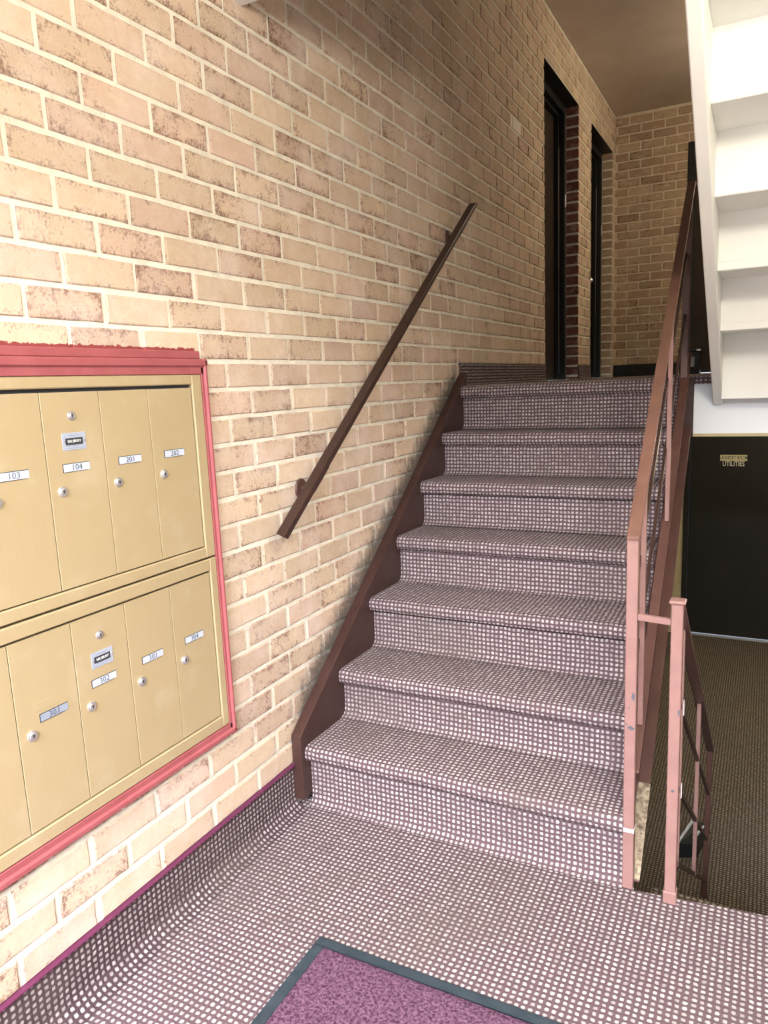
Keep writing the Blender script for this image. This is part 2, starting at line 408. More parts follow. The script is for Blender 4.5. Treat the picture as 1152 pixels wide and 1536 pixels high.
# floors -----------------------------------------------------------
def cove(mb, x0, y0, y1, zb, zt, dx=0.010, r=0.045, n=5, off=0.0):
    """carpet turned up against the left wall: a curved cove and a vertical strip"""
    prof = [(x0+r+dx, zb)]
    for i in range(1, n+1):
        a = i/n*math.pi/2; prof.append((x0+dx+r*(1-math.sin(a)), zb+r*(1-math.cos(a))))
    prof.append((x0+dx, zt)); prof.append((x0, zt))
    s = 0; q = [0]
    for i in range(1, len(prof)):
        s += math.hypot(prof[i][0]-prof[i-1][0], prof[i][1]-prof[i-1][1]); q.append(s)
    for i in range(len(prof)-1):
        (xa, za), (xb, zb2) = prof[i], prof[i+1]
        mb.face([(xa,y0,za),(xa,y1,za),(xb,y1,zb2),(xb,y0,zb2)],
                [(x0+r+dx-q[i],y0),(x0+r+dx-q[i],y1),(x0+r+dx-q[i+1],y1),(x0+r+dx-q[i+1],y0)])
    # closed ends and back
    for y in (y0, y1):
        pts = [(x,y,z) for x, z in prof]+[(x0,y,zb)]
        mb.face(pts if y == y1 else list(reversed(pts)), [(p[0], p[2]) for p in (pts if y == y1 else list(reversed(pts)))])
def slab(mb, poly, z0, z1):
    up = [(x,y,z1) for x, y in poly]; mb.face(up, [(x,y) for x, y in poly])
    dn = [(x,y,z0) for x, y in reversed(poly)]; mb.face(dn, [(p[0],p[1]) for p in dn])
    n = len(poly)
    for i in range(n):
        (xa,ya),(xb,yb) = poly[i], poly[(i+1)%n]; L = math.hypot(xb-xa, yb-ya)
        mb.face([(xa,ya,z0),(xb,yb,z0),(xb,yb,z1),(xa,ya,z1)], [(xa,ya+z0),(xa+L,ya+z0),(xa+L,ya+z1),(xa,ya+z1)])
b = MB(); slab(b, [(0,-2.72),(2.25,-2.72),(2.25,.345),(1.40,.247),(1.066,.207),(1.05,.30),(0,.30)], -0.18, 0)
struct(b.build('floor', 'carpet'))
b = MB(); cove(b, -.004, -2.70, .178, 0, .148)
bl = struct(b.build('baseboard_left', 'carpet_shaded'))
MB().box(-.004, .013, -2.70, .178, .148, .1515).build('edge_binding', 'binding', bl)
b = MB(); slab(b, [(0,1.69),(2.25,1.69),(2.25,YB),(0,YB)], LZ-.03, LZ)
struct(b.build('floor_landing', 'carpet'))
b = MB(); b.box(1.055, 2.25, 1.70, YB, 1.10, LZ-.03); b.box(0, 1.055, 1.72, YB, 1.10, LZ-.03)
struct(b.build('trim_1', 'white_cool'))
b = MB(); b.box(1.055, 2.25, 1.692, 1.712, 1.088, 1.10)
o = struct(b.build('trim_2', 'beige'))
b = MB()
for y0, y1 in ((1.737, DA[0]-.005), (DA[1]+.0, DB[0]-.0)):
    cove(b, -.004, y0, y1, LZ, LZ+.108, .008, .02)
struct(b.build('baseboard_landing', 'carpet_shaded'))
b = MB(); b.box(0, RD[0]-.03, YB-.012, YB+.004, LZ, LZ+.108)
struct(b.build('baseboard_rear', 'black', None, .003))
b = MB(); slab(b, [(0,.4),(2.25,.4),(2.25,YB),(0,YB)], BZ-.1, BZ)
struct(b.build('floor_basement', 'carpet_low'))

# ------------------------------------------------------------------ bricks
def brick_mesh(name, L, H, seed, mat, D=0.011, face=0.0):
    rnd = random.Random(seed); n1, n2 = 5, 2
    def ring(ix, x, jit):
        l, h = L/2-ix, H/2-ix; pts = []
        for i in range(n1): pts.append([-l+2*l*i/n1, -h])
        for i in range(n2): pts.append([l, -h+2*h*i/n2])
        for i in range(n1): pts.append([l-2*l*i/n1, h])
        for i in range(n2): pts.append([-l, h-2*h*i/n2])
        return [(x+rnd.uniform(-1,1)*jit*.3, p[0]+rnd.uniform(-1,1)*jit, p[1]+rnd.uniform(-1,1)*jit) for p in pts]
    r0 = ring(0, face-D, 0.0); r1 = [(face-.0025, a[1]+rnd.uniform(-1,1)*.0011, a[2]+rnd.uniform(-1,1)*.0011) for a in r0]
    r0 = [(face-D, a[1], a[2]) for a in r1]
    r2 = ring(.0030, face, .0010)
    n = len(r0); v = r0+r1+r2; f = []
    for k in (0, n):
        for i in range(n):
            j = (i+1) % n; f.append((k+i, k+j, k+n+j, k+n+i))
    f.append(tuple(range(2*n, 3*n)))
    me = bpy.data.meshes.new(name); me.from_pydata(v, [], f); me.materials.append(MT[mat]); return me
JT = 0.0125
FULL_L, FULL_H = BL-JT, BH-JT
VAR = {}
def variant(mat, i):
    k = (mat, i)
    if k not in VAR: VAR[k] = brick_mesh('brick', FULL_L, FULL_H, i*13+5, mat)
    return VAR[k]
def stair_line(y):
    return 0.253+0.735*(y-0.176) if y < 1.72 else LZ+.09
MBX = (-0.965, -0.112, 0.412, 1.452)      # hole of the mailbox frame (y0,y1,z0,z1)
def proj(p):
    d = Vector(p)-CAM_P; z = d.dot(_F)
    if z < .05: return None
    return (576+FPX*d.dot(_R2)/z, 768-FPX*d.dot(_U2)/z)
cands = []     # (area in the photo, origin, rotation z, half sizes, material, wall)
def shows(c, rz, L, H):
    u = Vector((-math.sin(rz), math.cos(rz), 0))
    q = [proj(c+u*L/2*i+Vector((0,0,H/2*j))) for i, j in ((-1,-1),(1,-1),(1,1),(-1,1))]
    if any(p is None for p in q): return 0
    a = 0
    q = [(min(1152, max(0, p[0])), min(1536, max(0, p[1]))) for p in q]
    for i in range(4):
        (xa, ya), (xb, yb) = q[i], q[(i+1)%4]; a += xa*yb-xb*ya
    return abs(a)/2
def add_brick(c, rz, L, H, mat, wall):
    if L < .02 or H < .02: return
    cands.append((shows(c, rz, L, H), c, rz, L, H, mat, wall))
NR = int((CZ-Z0)/BH)+1
for r in range(-1, NR):
    za, zb = Z0+r*BH+JT/2, min(CZ, Z0+(r+1)*BH-JT/2)
    off = 0.0 if r % 2 == 0 else BL/2
    spans = [(-1.25, YB)]
    if zb > LZ and zb < DH+.02: spans = [(-1.25, DA[0]), (DA[1], DB[0]), (DB[1], YB)]
    for s0, s1 in spans:
        k = math.floor((s0-off)/BL)
        while off+k*BL < s1:
            ya, yb = max(s0, off+k*BL+JT/2), min(s1, off+(k+1)*BL-JT/2); k += 1
            a0, a1, z0, z1 = ya, yb, za, zb
            if z1-z0 < .02 or a1-a0 < .02: continue
            if a0 > .25 and z1 < stair_line(a0)-.02: continue
            if a0 > 1.70 and z1 < LZ+.08: continue
            if a0 < .2 and z1 < .14: continue
            # cut round the mailbox frame
            if a1 > MBX[0] and a0 < MBX[1] and z1 > MBX[2] and z0 < MBX[3]:
                if z1 > MBX[3]: z0 = MBX[3]
                elif z0 < MBX[2]: z1 = MBX[2]
                elif a1 > MBX[1]: a0 = MBX[1]
                elif a0 < MBX[0]: a1 = MBX[0]
                else: continue
            dy, dz = random.uniform(-.002,.002), random.uniform(-.0012,.0012)
            c = Vector((random.uniform(-.0008,.0012), (a0+a1)/2+dy, (z0+z1)/2+dz))
            add_brick(c, 0, a1-a0, z1-z0, 'brick', wall_left)
    if zb > LZ and zb < DH+.02:
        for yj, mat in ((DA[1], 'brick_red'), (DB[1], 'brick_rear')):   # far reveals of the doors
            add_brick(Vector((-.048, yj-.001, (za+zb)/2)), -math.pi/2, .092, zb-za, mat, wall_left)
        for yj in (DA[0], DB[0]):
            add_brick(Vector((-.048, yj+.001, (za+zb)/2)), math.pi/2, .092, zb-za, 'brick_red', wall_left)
    if zb > LZ+.08:
        off = XO if r % 2 == 1 else XO+BL/2
        for s0, s1 in (((0, RD[0]), (RD[1], 2.25)) if zb < DH+.02 else ((0, 2.25),)):
            k = math.floor((s0-off)/BL)
            while off+k*BL < s1:
                xa, xb = max(s0, off+k*BL+JT/2), min(s1, off+(k+1)*BL-JT/2); k += 1
                z0 = max(za, LZ+.105)
                c = Vector(((xa+xb)/2, YB+random.uniform(-.001,.001), (z0+zb)/2))
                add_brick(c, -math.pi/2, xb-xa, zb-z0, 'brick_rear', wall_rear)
for wall in (wall_left, wall_rear):
    cs = sorted([c for c in cands if c[6] is wall], key=lambda c: -c[0])
    if wall is wall_rear: cs.sort(key=lambda c: c[1].x > .75)
    rest = {}
    for i, (a, c, rz, L, H, mat, _) in enumerate(cs):
        me = variant(mat, random.randrange(8))
        if i < 290 and not (wall is wall_rear and c.x > .75):
            o = bpy.data.objects.new('brick', me); COL.objects.link(o); o.parent = wall
            o.location = c; o.rotation_euler = (0,0,rz); o.scale = (1, L/FULL_L, H/FULL_H)
        else:
            v, f = rest.setdefault(mat, ([], []))
            n = len(v); ca, sa = math.cos(rz), math.sin(rz)
            for q in me.vertices:
                x, y, z = q.co.x, q.co.y*L/FULL_L, q.co.z*H/FULL_H
                v.append((c.x+x*ca-y*sa, c.y+x*sa+y*ca, c.z+z))
            f += [tuple(n+t for t in p.vertices) for p in me.polygons]
    for mat, (v, f) in rest.items():
        me = bpy.data.meshes.new('brickwork'); me.from_pydata(v, [], f); me.materials.append(MT[mat])
        o = link('brickwork', me, wall); o['kind'] = 'stuff'

# ------------------------------------------------------------------ doors
def panel_door(name, parts):
    """root mesh is the leaf; parts = list of (name, MB, material, bevel)"""
    root = None
    for nm, mb, mat, bv in parts:
        if root is None: root = struct(mb.build(name, mat, None, bv))
        else: mb.build(nm, mat, root, bv)
    return root
for n, (ya, yb) in ((1, DA), (2, DB)):
    fr = MB()
    fr.box(-.24, -.095, ya+.003, ya+.055, LZ, DH-.003); fr.box(-.24, -.095, yb-.055, yb-.003, LZ, DH-.003)
    fr.box(-.24, -.095, ya+.055, yb-.055, DH-.058, DH-.003)
    st = MB()
    st.box(-.165, -.135, ya+.055, ya+.075, LZ, DH-.058); st.box(-.165, -.135, yb-.075, yb-.055, LZ, DH-.058); st.box(-.165, -.135, ya+.075, yb-.075, DH-.078, DH-.058)
    leaf = MB().box(-.215, -.17, ya+.058, yb-.058, LZ+.008, DH-.062)
    lin = MB().box(-.095, -.0045, ya+.001, yb-.001, DH-.008, DH-.001)
    d = panel_door('door_%d' % n, [('leaf', leaf, 'door_brown', .003), ('door_frame', fr, 'black', .003), ('door_stop', st, 'black', .002), ('lintel', lin, 'black', .001)])
    MB().box(-.1345, -.131, yb-.0768, yb-.0735, LZ+.05, DH-.3).build('weather_strip', 'steel', d, .0005)
    kn = MB(); yk = ya+(.115 if n == 1 else .20); kx = -.05 if n == 1 else 0
    kn.cyl((-.17, yk, 2.15), (1,0,0), .027, .008, 16); kn.cyl((-.162, yk, 2.15), (1,0,0), .010, .09+kx, 12)
    kn.cyl((-.072+kx, yk, 2.15), (1,0,0), .022, .030, 16, .026); kn.cyl((-.042+kx, yk, 2.15), (1,0,0), .026, .016, 16, .014)
    kn.build('knob', 'chrome', d)
    MB().box(-.0955, -.088, yb-.040, yb-.022, 2.62, 2.71).build('hinge', 'chrome', d, .001)
fr = MB(); fr.box(RD[0]+.003, RD[0]+.055, YB+.02, YB+.2, LZ, DH); fr.box(RD[1]-.055, RD[1]-.003, YB+.02, YB+.2, LZ, DH); fr.box(RD[0]+.055, RD[1]-.055, YB+.02, YB+.2, DH-.055, DH)
d3 = panel_door('door_3', [('leaf', MB().box(RD[0]+.057, RD[1]-.057, YB+.09, YB+.135, LZ+.008, DH-.058), 'door_brown', .003), ('door_frame', fr, 'black', .003)])
kn = MB(); kn.cyl((RD[1]-.13, YB+.09, 2.30), (0,-1,0), .027, .008); kn.cyl((RD[1]-.13, YB+.082, 2.30), (0,-1,0), .01, .04); kn.cyl((RD[1]-.13, YB+.042, 2.30), (0,-1,0), .025, .03)
kn.build('knob', 'chrome', d3)
fr = MB(); fr.box(LD[0]+.003, LD[0]+.045, YB-.02, YB+.15, BZ, .897); fr.box(LD[1]-.045, LD[1]-.003, YB-.02, YB+.15, BZ, .897); fr.box(LD[0]+.045, LD[1]-.045, YB-.02, YB+.15, .855, .897)
d4 = panel_door('door_4', [('leaf', MB().box(LD[0]+.048, LD[1]-.048, YB+.01, YB+.055, BZ+.022, .852), 'door_low', .003), ('door_frame', fr, 'door_low', .003)])
MB().box(LD[0]+.048, LD[1]-.048, YB-.015, YB+.07, BZ, BZ+.012).build('door_light_line', 'chrome', d4, .003)  # chrome strip standing in for the line of light under the door
kn = MB(); kn.cyl((LD[1]-.12, YB+.01, -.2), (0,-1,0), .027, .008); kn.cyl((LD[1]-.12, YB+.002, -.2), (0,-1,0), .01, .04); kn.cyl((LD[1]-.12, YB-.038, -.2), (0,-1,0), .025, .03)
kn.build('knob', 'steel', d4)
# sign on the basement door
sg = thing('door_sign', 'small ivory LAUNDRY ROOM plate with white UTILITIES lettering on dark basement door', 'sign', (1.075, YB+.008, .50))
MB().box(.962, 1.186, YB+.004, YB+.0095, .535, .590).build('plate', 'ivory', sg, .001)
def wall_text(name, body, size, mat, parent, c, facing, sx=1.0, spread=1.0, bold=0.0):
    me = text_mesh(body, size, mat, .0006, 'CENTER', spread, bold)
    if facing == 'x':    # reads on a wall whose normal is +x (text runs towards +y)
        R = Matrix(((0,0,1),(1,0,0),(0,1,0)))
    else:                # normal -y, text runs towards +x
        R = Matrix(((1,0,0),(0,0,-1),(0,1,0)))
    me.transform(Matrix.Diagonal((sx,1,1,1))); me.transform(Matrix.Translation(c) @ R.to_4x4())
    return link(name, me, parent)
wall_text('lettering', 'LAUNDRY ROOM', .047, 'ink', sg, Vector((1.074, YB+.0035, .5625)), 'y', .60, 1.08, .0004)
wall_text('lettering', 'UTILITIES', .062, 'letter_white', sg, Vector((1.074, YB+.0095, .506)), 'y', .72, 1.0, .0007)

# ------------------------------------------------------------------ carpeted stair up to the landing
stair = thing('staircase', 'carpeted stair flight of seven steps climbing along the brick wall', 'staircase', (.53, .25, 0))
def step_profile(y, z, yn, zprev, last=False):
    """side outline of one carpeted step from its foot to the back of the tread (y,z) nose front"""
    r = 0.020; zt = z+.0; yr = y+.032
    p = [(yr-.030, zprev+.0015), (yr-.012, zprev+.006), (yr-.003, zprev+.018), (yr, zprev+.04)]
    p += [(yr+.001, zt-.075), (yr+.004, zt-.058), (yr+.004, zt-.0535)]          # slight hollow and seam below the nose
    p += [(y+.012, zt-.051), (y+.004, zt-.043), (y, zt-.030), (y+.0015, zt-.016), (y+.008, zt-.005), (y+.022, zt)]
    p += [(yn, zt-.002)]
    return p
zprev = 0.0; V = 0.0
for i, (y, z) in enumerate(NOSE):
    yn = NOSE[i+1][0]+.034 if i < 6 else 1.70
    p = step_profile(y, z, yn, zprev)
    if i == 6: p[-1] = (1.70, LZ)
    mb = MB(); q = [V]
    for k in range(1, len(p)): q.append(q[-1]+math.hypot(p[k][0]-p[k-1][0], p[k][1]-p[k-1][1]))
    V = q[-1]
    NX = 14
    def xs(t, yy, k):
        x0 = SX0+.002; x1 = xt(SX1, yy)
        return x0+(x1-x0)*t
    def wob(t, k, i=i):
        # carpets is not stretched perfectly: small waves along the nose
        return 0.0022*mnoise.noise(Vector((t*5.0, i*7.3+k*.12, .4)))
    for k in range(len(p)-1):
        for t in range(NX):
            t0, t1 = t/NX, (t+1)/NX
            def P(tt, kk):
                yy, zz = p[kk]; wv = wob(tt, kk) if 0 < kk < len(p)-1 else 0
                return (xs(tt, yy, kk), yy+wv, zz+wv*.6)
            mb.face([P(t0,k), P(t1,k), P(t1,k+1), P(t0,k+1)],
                    [(xs(t0,0,k), q[k]), (xs(t1,0,k), q[k]), (xs(t1,0,k), q[k+1]), (xs(t0,0,k), q[k+1])])
    # cheeks and underside so that each step is a solid
    zb = zprev-.03 if i else -.0
    for t, rev in ((0, False), (1, True)):
        pts = [(xs(t, yy, 0), yy, zz) for yy, zz in p]+[(xs(t, p[-1][0], 0), p[-1][0], max(zb, 0.0)), (xs(t, p[0][0], 0), p[0][0], max(zb, 0.0))]
        if not rev: pts.reverse()
        mb.face(pts, [(a[1], a[2]) for a in pts])
    o = mb.build('step', 'carpet', stair, 0, 1, True)
    zprev = z
# wall stringer (skirt plate) with flat top
o2 = [(.176,.030),(.176,.253),(1.700,1.373),(1.735,1.400),(1.735,1.30),(1.735,1.12),(.40,.10),(.20,.030)]
MB().prism([(.003,y,z) for y, z in o2], [(.040,y,z) for y, z in o2]).build('stringer', 'brown_dark', stair, .002)
# open-side stringer: steel channel, flanges outwards
def fl(y): return .315+.76*(y-.22)
def fb(y): return .004+.775*(y-.236)
ch = MB(); ya, yb = .236, 1.690
def strip(x0, x1, f0, f1, t0, t1):
    a = [(xt(x0,ya),ya,f0(ya)+t0),(xt(x1,ya),ya,f1(ya)+t0),(xt(x1,ya),ya,f1(ya)+t1),(xt(x0,ya),ya,f0(ya)+t1)]
    c = [(xt(x0,yb),yb,f0(yb)+t0),(xt(x1,yb),yb,f1(yb)+t0),(xt(x1,yb),yb,f1(yb)+t1),(xt(x0,yb),yb,f0(yb)+t1)]
    ch.prism(a, c)
strip(1.0375, 1.0415, fb, fb, 0, .0)  if False else None
a = [(xt(1.037,ya),ya,fb(ya)),(xt(1.042,ya),ya,fb(ya)),(xt(1.042,ya),ya,fl(ya)),(xt(1.037,ya),ya,fl(ya))]
c = [(xt(1.037,yb),yb,fb(yb)),(xt(1.042,yb),yb,fb(yb)),(xt(1.042,yb),yb,fl(yb)),(xt(1.037,yb),yb,fl(yb))]
ch.prism(a, c)
strip(1.037, 1.070, fl, fl, -.006, 0.0)
strip(1.042, 1.076, fb, fb, 0.0, .007)
ch.build('stringer', 'brown', stair, .0012)
MB().box(1.008, 1.057, 1.683, 1.691, 1.09, LZ-.012).build('end_plate', 'brown_dark', stair, .001)
mb = MB(); y0, y1 = .237, .45
mb.prism([(xt(x,y0),y0,fb(y0)+d) for x, d in ((1.0425,.007),(1.0765,.007),(1.0765,.0085),(1.0425,.0085))], [(xt(x,y1),y1,fb(y1)+d) for x, d in ((1.0425,.007),(1.0765,.007),(1.0765,.0085),(1.0425,.0085))])
mb.build('worn_edge', 'worn', stair)
# plastered underside
s = [(1.72,1.10),(1.72,1.04),(.36,-.02),(.30,.0)]
MB().prism([(.04,y,z-.03) for y, z in s], [(1.034,y,z-.03) for y, z in s]).build('soffit', 'wall_white', stair)

# ------------------------------------------------------------------ railing of the stair
rail = thing('stair_railing', 'brown steel railing on the open side of the rising stair', 'railing', (1.049, .22, 0))
def capz(y): return .976+.755*(y-.22)
post = MB().box(1.035, 1.063, .206, .234, 0, .966).build('post', 'brown_post', rail, .002)
MB().box(1.0345, 1.0635, .2055, .2345, .166, .177).build('bare_band', 'chip', post)
def chip(parent, x, y, z, rx, rz, seed):
    rn = random.Random(seed); n = 9
    a = [(x+rx*rn.uniform(.5,1.15)*math.cos(t*2*math.pi/n), y, z+rz*rn.uniform(.5,1.15)*math.sin(t*2*math.pi/n)) for t in range(n)]
    MB().prism(a, [(p[0], y-.0006, p[2]) for p in a]).build('paint_chip', 'chip_dark', parent)
chip(post, 1.0565, .2057, .548, .0055, .013, 1); chip(post, 1.0515, .2057, .462, .0095, .006, 2); chip(post, 1.0405, .2057, .47, .003, .003, 3); chip(post, 1.0455, .2057, .515, .002, .003, 4)
YT = 1.715
mb = MB()
def capsec(y, z): return [(xt(1.0335,y),y,z-.009),(xt(1.0655,y),y,z-.009),(xt(1.0655,y),y,z+.002),(xt(1.0335,y),y,z+.002)]
mb.prism(capsec(.204, capz(.204)-.003), capsec(YT, capz(YT)))
mb.build('top_rail', 'brown_cap', rail, .002)
mb = MB(); mb.prism(capsec(YT, capz(YT)), [(xt(x,YT+.30),YT+.30,capz(YT)+d) for x, d in ((1.0335,-.009),(1.0655,-.009),(1.0655,.002),(1.0335,.002))])
mb.build('rail_end', 'brown_cap', rail, .002)
for dz in (.19, .42):
    mb = MB(); y0, y1 = .234, 1.562
    mb.prism([(xt(x,y0),y0,capz(y0)-dz+d) for x, d in ((1.045,-.012),(1.053,-.012),(1.053,.012),(1.045,.012))],
             [(xt(x,y1),y1,capz(y1)-dz+d) for x, d in ((1.045,-.012),(1.053,-.012),(1.053,.012),(1.045,.012))])
    mb.build('middle_rail', 'rail_brown', rail, .001)
for yy in (.345, .945):
    x = xt(1.0535, yy)
    MB().box(x-.007+.004, x+.007+.004, yy-.007, yy+.007, fl(yy)-.0, capz(yy)-.009).build('picket', 'brown_post', rail, .0015)
yy = 1.575; x = xt(1.051, yy)
MB().box(x-.014, x+.014, yy-.014, yy+.014, 1.275, capz(yy)-.009).build('post', 'brown', rail, .002)

# ------------------------------------------------------------------ railing of the flight down
r2 = thing('stair_railing', 'short brown steel railing going down to the basement from the floor edge', 'railing', (1.1565, .2046, 0))
X2 = 1.1565
def lowz(y): return .800-.715*(y-.22)
p2 = MB().box(X2-.0135, X2+.0135, .191, .218, .0, .806).build('post', 'brown_post', r2, .002)
MB().box(X2-.0165, X2+.0165, .188, .221, 0, .034).build('base_sleeve', 'brown_post', p2, .002)
MB().box(X2-.019, X2+.019, .186, .224, .806, .815).build('post_cap', 'brown_post', p2, .003)
chip(p2, X2+.001, .1907, .318, .0045, .0045, 5); chip(p2, X2+.010, .1907, .53, .003, .010, 6); chip(p2, X2-.011, .1907, .245, .002, .004, 7)
YE = 1.87
def slope_bar(name, x0, x1, y0, y1, dz, h, mat):
    mb = MB(); mb.prism([(x,y0,lowz(y0)-dz+d) for x, d in ((x0,-h),(x1,-h),(x1,0),(x0,0))], [(x,y1,lowz(y1)-dz+d) for x, d in ((x0,-h),(x1,-h),(x1,0),(x0,0))])
    return mb.build(name, mat, r2, .0015)
slope_bar('top_rail', X2-.016, X2+.016, .216, YE+.03, 0, .016, 'brown')
for dz in (.225, .465, .685): 
    slope_bar('bottom_rail' if dz > .6 else 'middle_rail', X2-.005, X2+.005, .215, YE, dz, .018, 'rail_brown')
for yy in (.345, 1.06):
    o = MB().box(X2-.007, X2+.007, yy-.007, yy+.007, lowz(yy)-.70, lowz(yy)-.016).build('picket', 'brown_post', r2, .0015)
    if yy < .5:
        for dz in (.235, .475): MB().box(X2+.0072, X2+.0095, yy-.006, yy+.006, lowz(yy)-dz-.02, lowz(yy)-dz+.022).build('bare_weld', 'chip', o, .001)
MB().box(X2-.012, X2+.012, YE-.012, YE+.012, BZ, lowz(YE)-.016).build('post', 'brown', r2, .002)
MB().prism([(1.0635,.2125+d,.759+e) for d, e in ((-.007,-.008),(.007,-.008),(.007,.008),(-.007,.008))],
           [(X2-.0135,.2045+d,.757+e) for d, e in ((-.007,-.008),(.007,-.008),(.007,.008),(-.007,.008))]).build('brace', 'brown_post', r2, .0015)

# ------------------------------------------------------------------ wall handrail
hr = thing('handrail', 'slanted flat brown wall handrail on brackets beside the stair', 'handrail', (.06, .11, .93))
def hz(y): return .933+.738*(y-.120)
mb = MB(); T = .026
def hsec(y0, y1, yb0, yb1): pass
a = [(.040,.120,hz(.120)),(.076,.108,hz(.108)),(.076,.130,hz(.130)-T),(.040,.142,hz(.142)-T)]
c = [(.040,1.812,hz(1.812)-.002),(.076,1.812,hz(1.812)-.002),(.076,1.850,hz(1.850)-T),(.040,1.850,hz(1.850)-T)]
mb.prism(a, c); mb.build('rail', 'rail_brown', hr, .003, 2)
for yc in (.345, 1.655):
    zc = hz(yc)-T
    m = MB(); m.cyl((-.0005, yc-.02, zc-.035), (1,0,0), .034, .006, 20, .030)
    br = m.build('bracket_plate', 'brown', hr, .001)
    m = MB(); m.cyl((.004, yc-.02, zc-.035), (1,0,.0), .009, .045, 10); m.cyl((.047, yc-.02, zc-.038), (.25,.15,1), .008, .04, 10)
    m.bar((.058, yc-.045, hz(yc-.045)-T-.003), (.058, yc+.045, hz(yc+.045)-T-.003), .028, .008)
    m.build('bracket', 'brown', hr, .001)

# ------------------------------------------------------------------ upper flight, seen from below
up = thing('staircase', 'white painted underside of the upper stair flight at the right edge', 'staircase', (1.65, 1.6, LZ))
UY, UT, UR = 1.60, .252, .1805
UX0, UX1 = 1.130, 2.245
def uz(k): return 1.495+UR*(k-1)          # underside of tread k
for k in range(1, 8):
    yk = UY-(k-1)*UT
    zb = uz(k)-UR+.012 if k > 1 else 1.243
    MB().box(UX0+.034, UX1-.01, yk, yk+.022, zb, uz(k)+.002).build('riser', 'white', up, .002)
    if k < 7: MB().box(UX0+.034, UX1-.01, yk-UT-.004, yk+.030, uz(k), uz(k)+.030).build('tread', 'white', up, .003)
def ul(y): return 1.224+.663*(1.687-y)
o2 = [(1.690,1.216),(.05,ul(.05)),(.05,ul(.05)+.30),(1.45,1.66),(1.690,1.50)]
MB().prism([(UX0,y,z) for y, z in o2], [(UX0+.036,y,z) for y, z in o2]).build('stringer', 'white', up, .003)

# ------------------------------------------------------------------ flight down to the basement
dn = thing('staircase', 'dark carpeted stair flight dropping to the basement behind the floor edge', 'staircase', (1.65, .3, BZ))
for k in range(1, 7):
    z = 0-k*(-BZ/7); ya = .222+(k-1)*.225
    mb = MB(); slab(mb, [(1.08,ya+.005),(2.24,ya+.005+.12*(k==1)),(2.24,ya+.250),(1.08,ya+.250)], z-.20 if k < 6 else BZ, z)
    mb.build('step', 'carpet_low', dn, .004)

# ------------------------------------------------------------------ mailboxes
fr = thing('mailbox_surround', 'red painted wooden moulding around the two gold mailbox panels', 'frame', (0, -.53, .93))
def mould(name, a, b, wx, inner_side):
    pass
def profile_prism(name, outline, p0, p1, axis):
    """outline in (proud, across) -> extruded"""
# right and left uprights, bottom, top (two pieces, as in the photo)
def upright(yo, yi, za, zb):
    s = 1 if yi > yo else -1
    prof = [(.0006,yo),(.016,yo),(.024,yo+s*.004),(.024,yo+s*.010),(.018,yo+s*.013),(.018,yi),(.0006,yi)]
    m = MB(); m.prism([(x,y,za+.0) for x, y in prof], [(x,y,zb) for x, y in prof]); return m
upright(-.104, -.126, .399, 1.443).build('moulding', 'red', fr, .001)
upright(-.975, -.953, .399, 1.443).build('moulding', 'red', fr, .001)
def level(zo, zi, y0, y1):
    s = 1 if zi > zo else -1; L = abs(zi-zo)
    prof = [(.0006,zo),(.016,zo),(.024,zo+s*.004),(.024,zo+s*L*.45),(.018,zo+s*L*.55),(.018,zi),(.0006,zi)]
    m = MB(); m.prism([(x,y0,z) for x, z in prof], [(x,y1,z) for x, z in prof]); return m
level(.399, .432, -.975, -.104).build('moulding', 'red', fr, .001)
level(1.443, 1.404, -.975, -.104).build('moulding', 'red', fr, .001)
MB().box(.0006, .012, -.975, -.118, 1.443, 1.463).build('moulding', 'red', fr, .002)

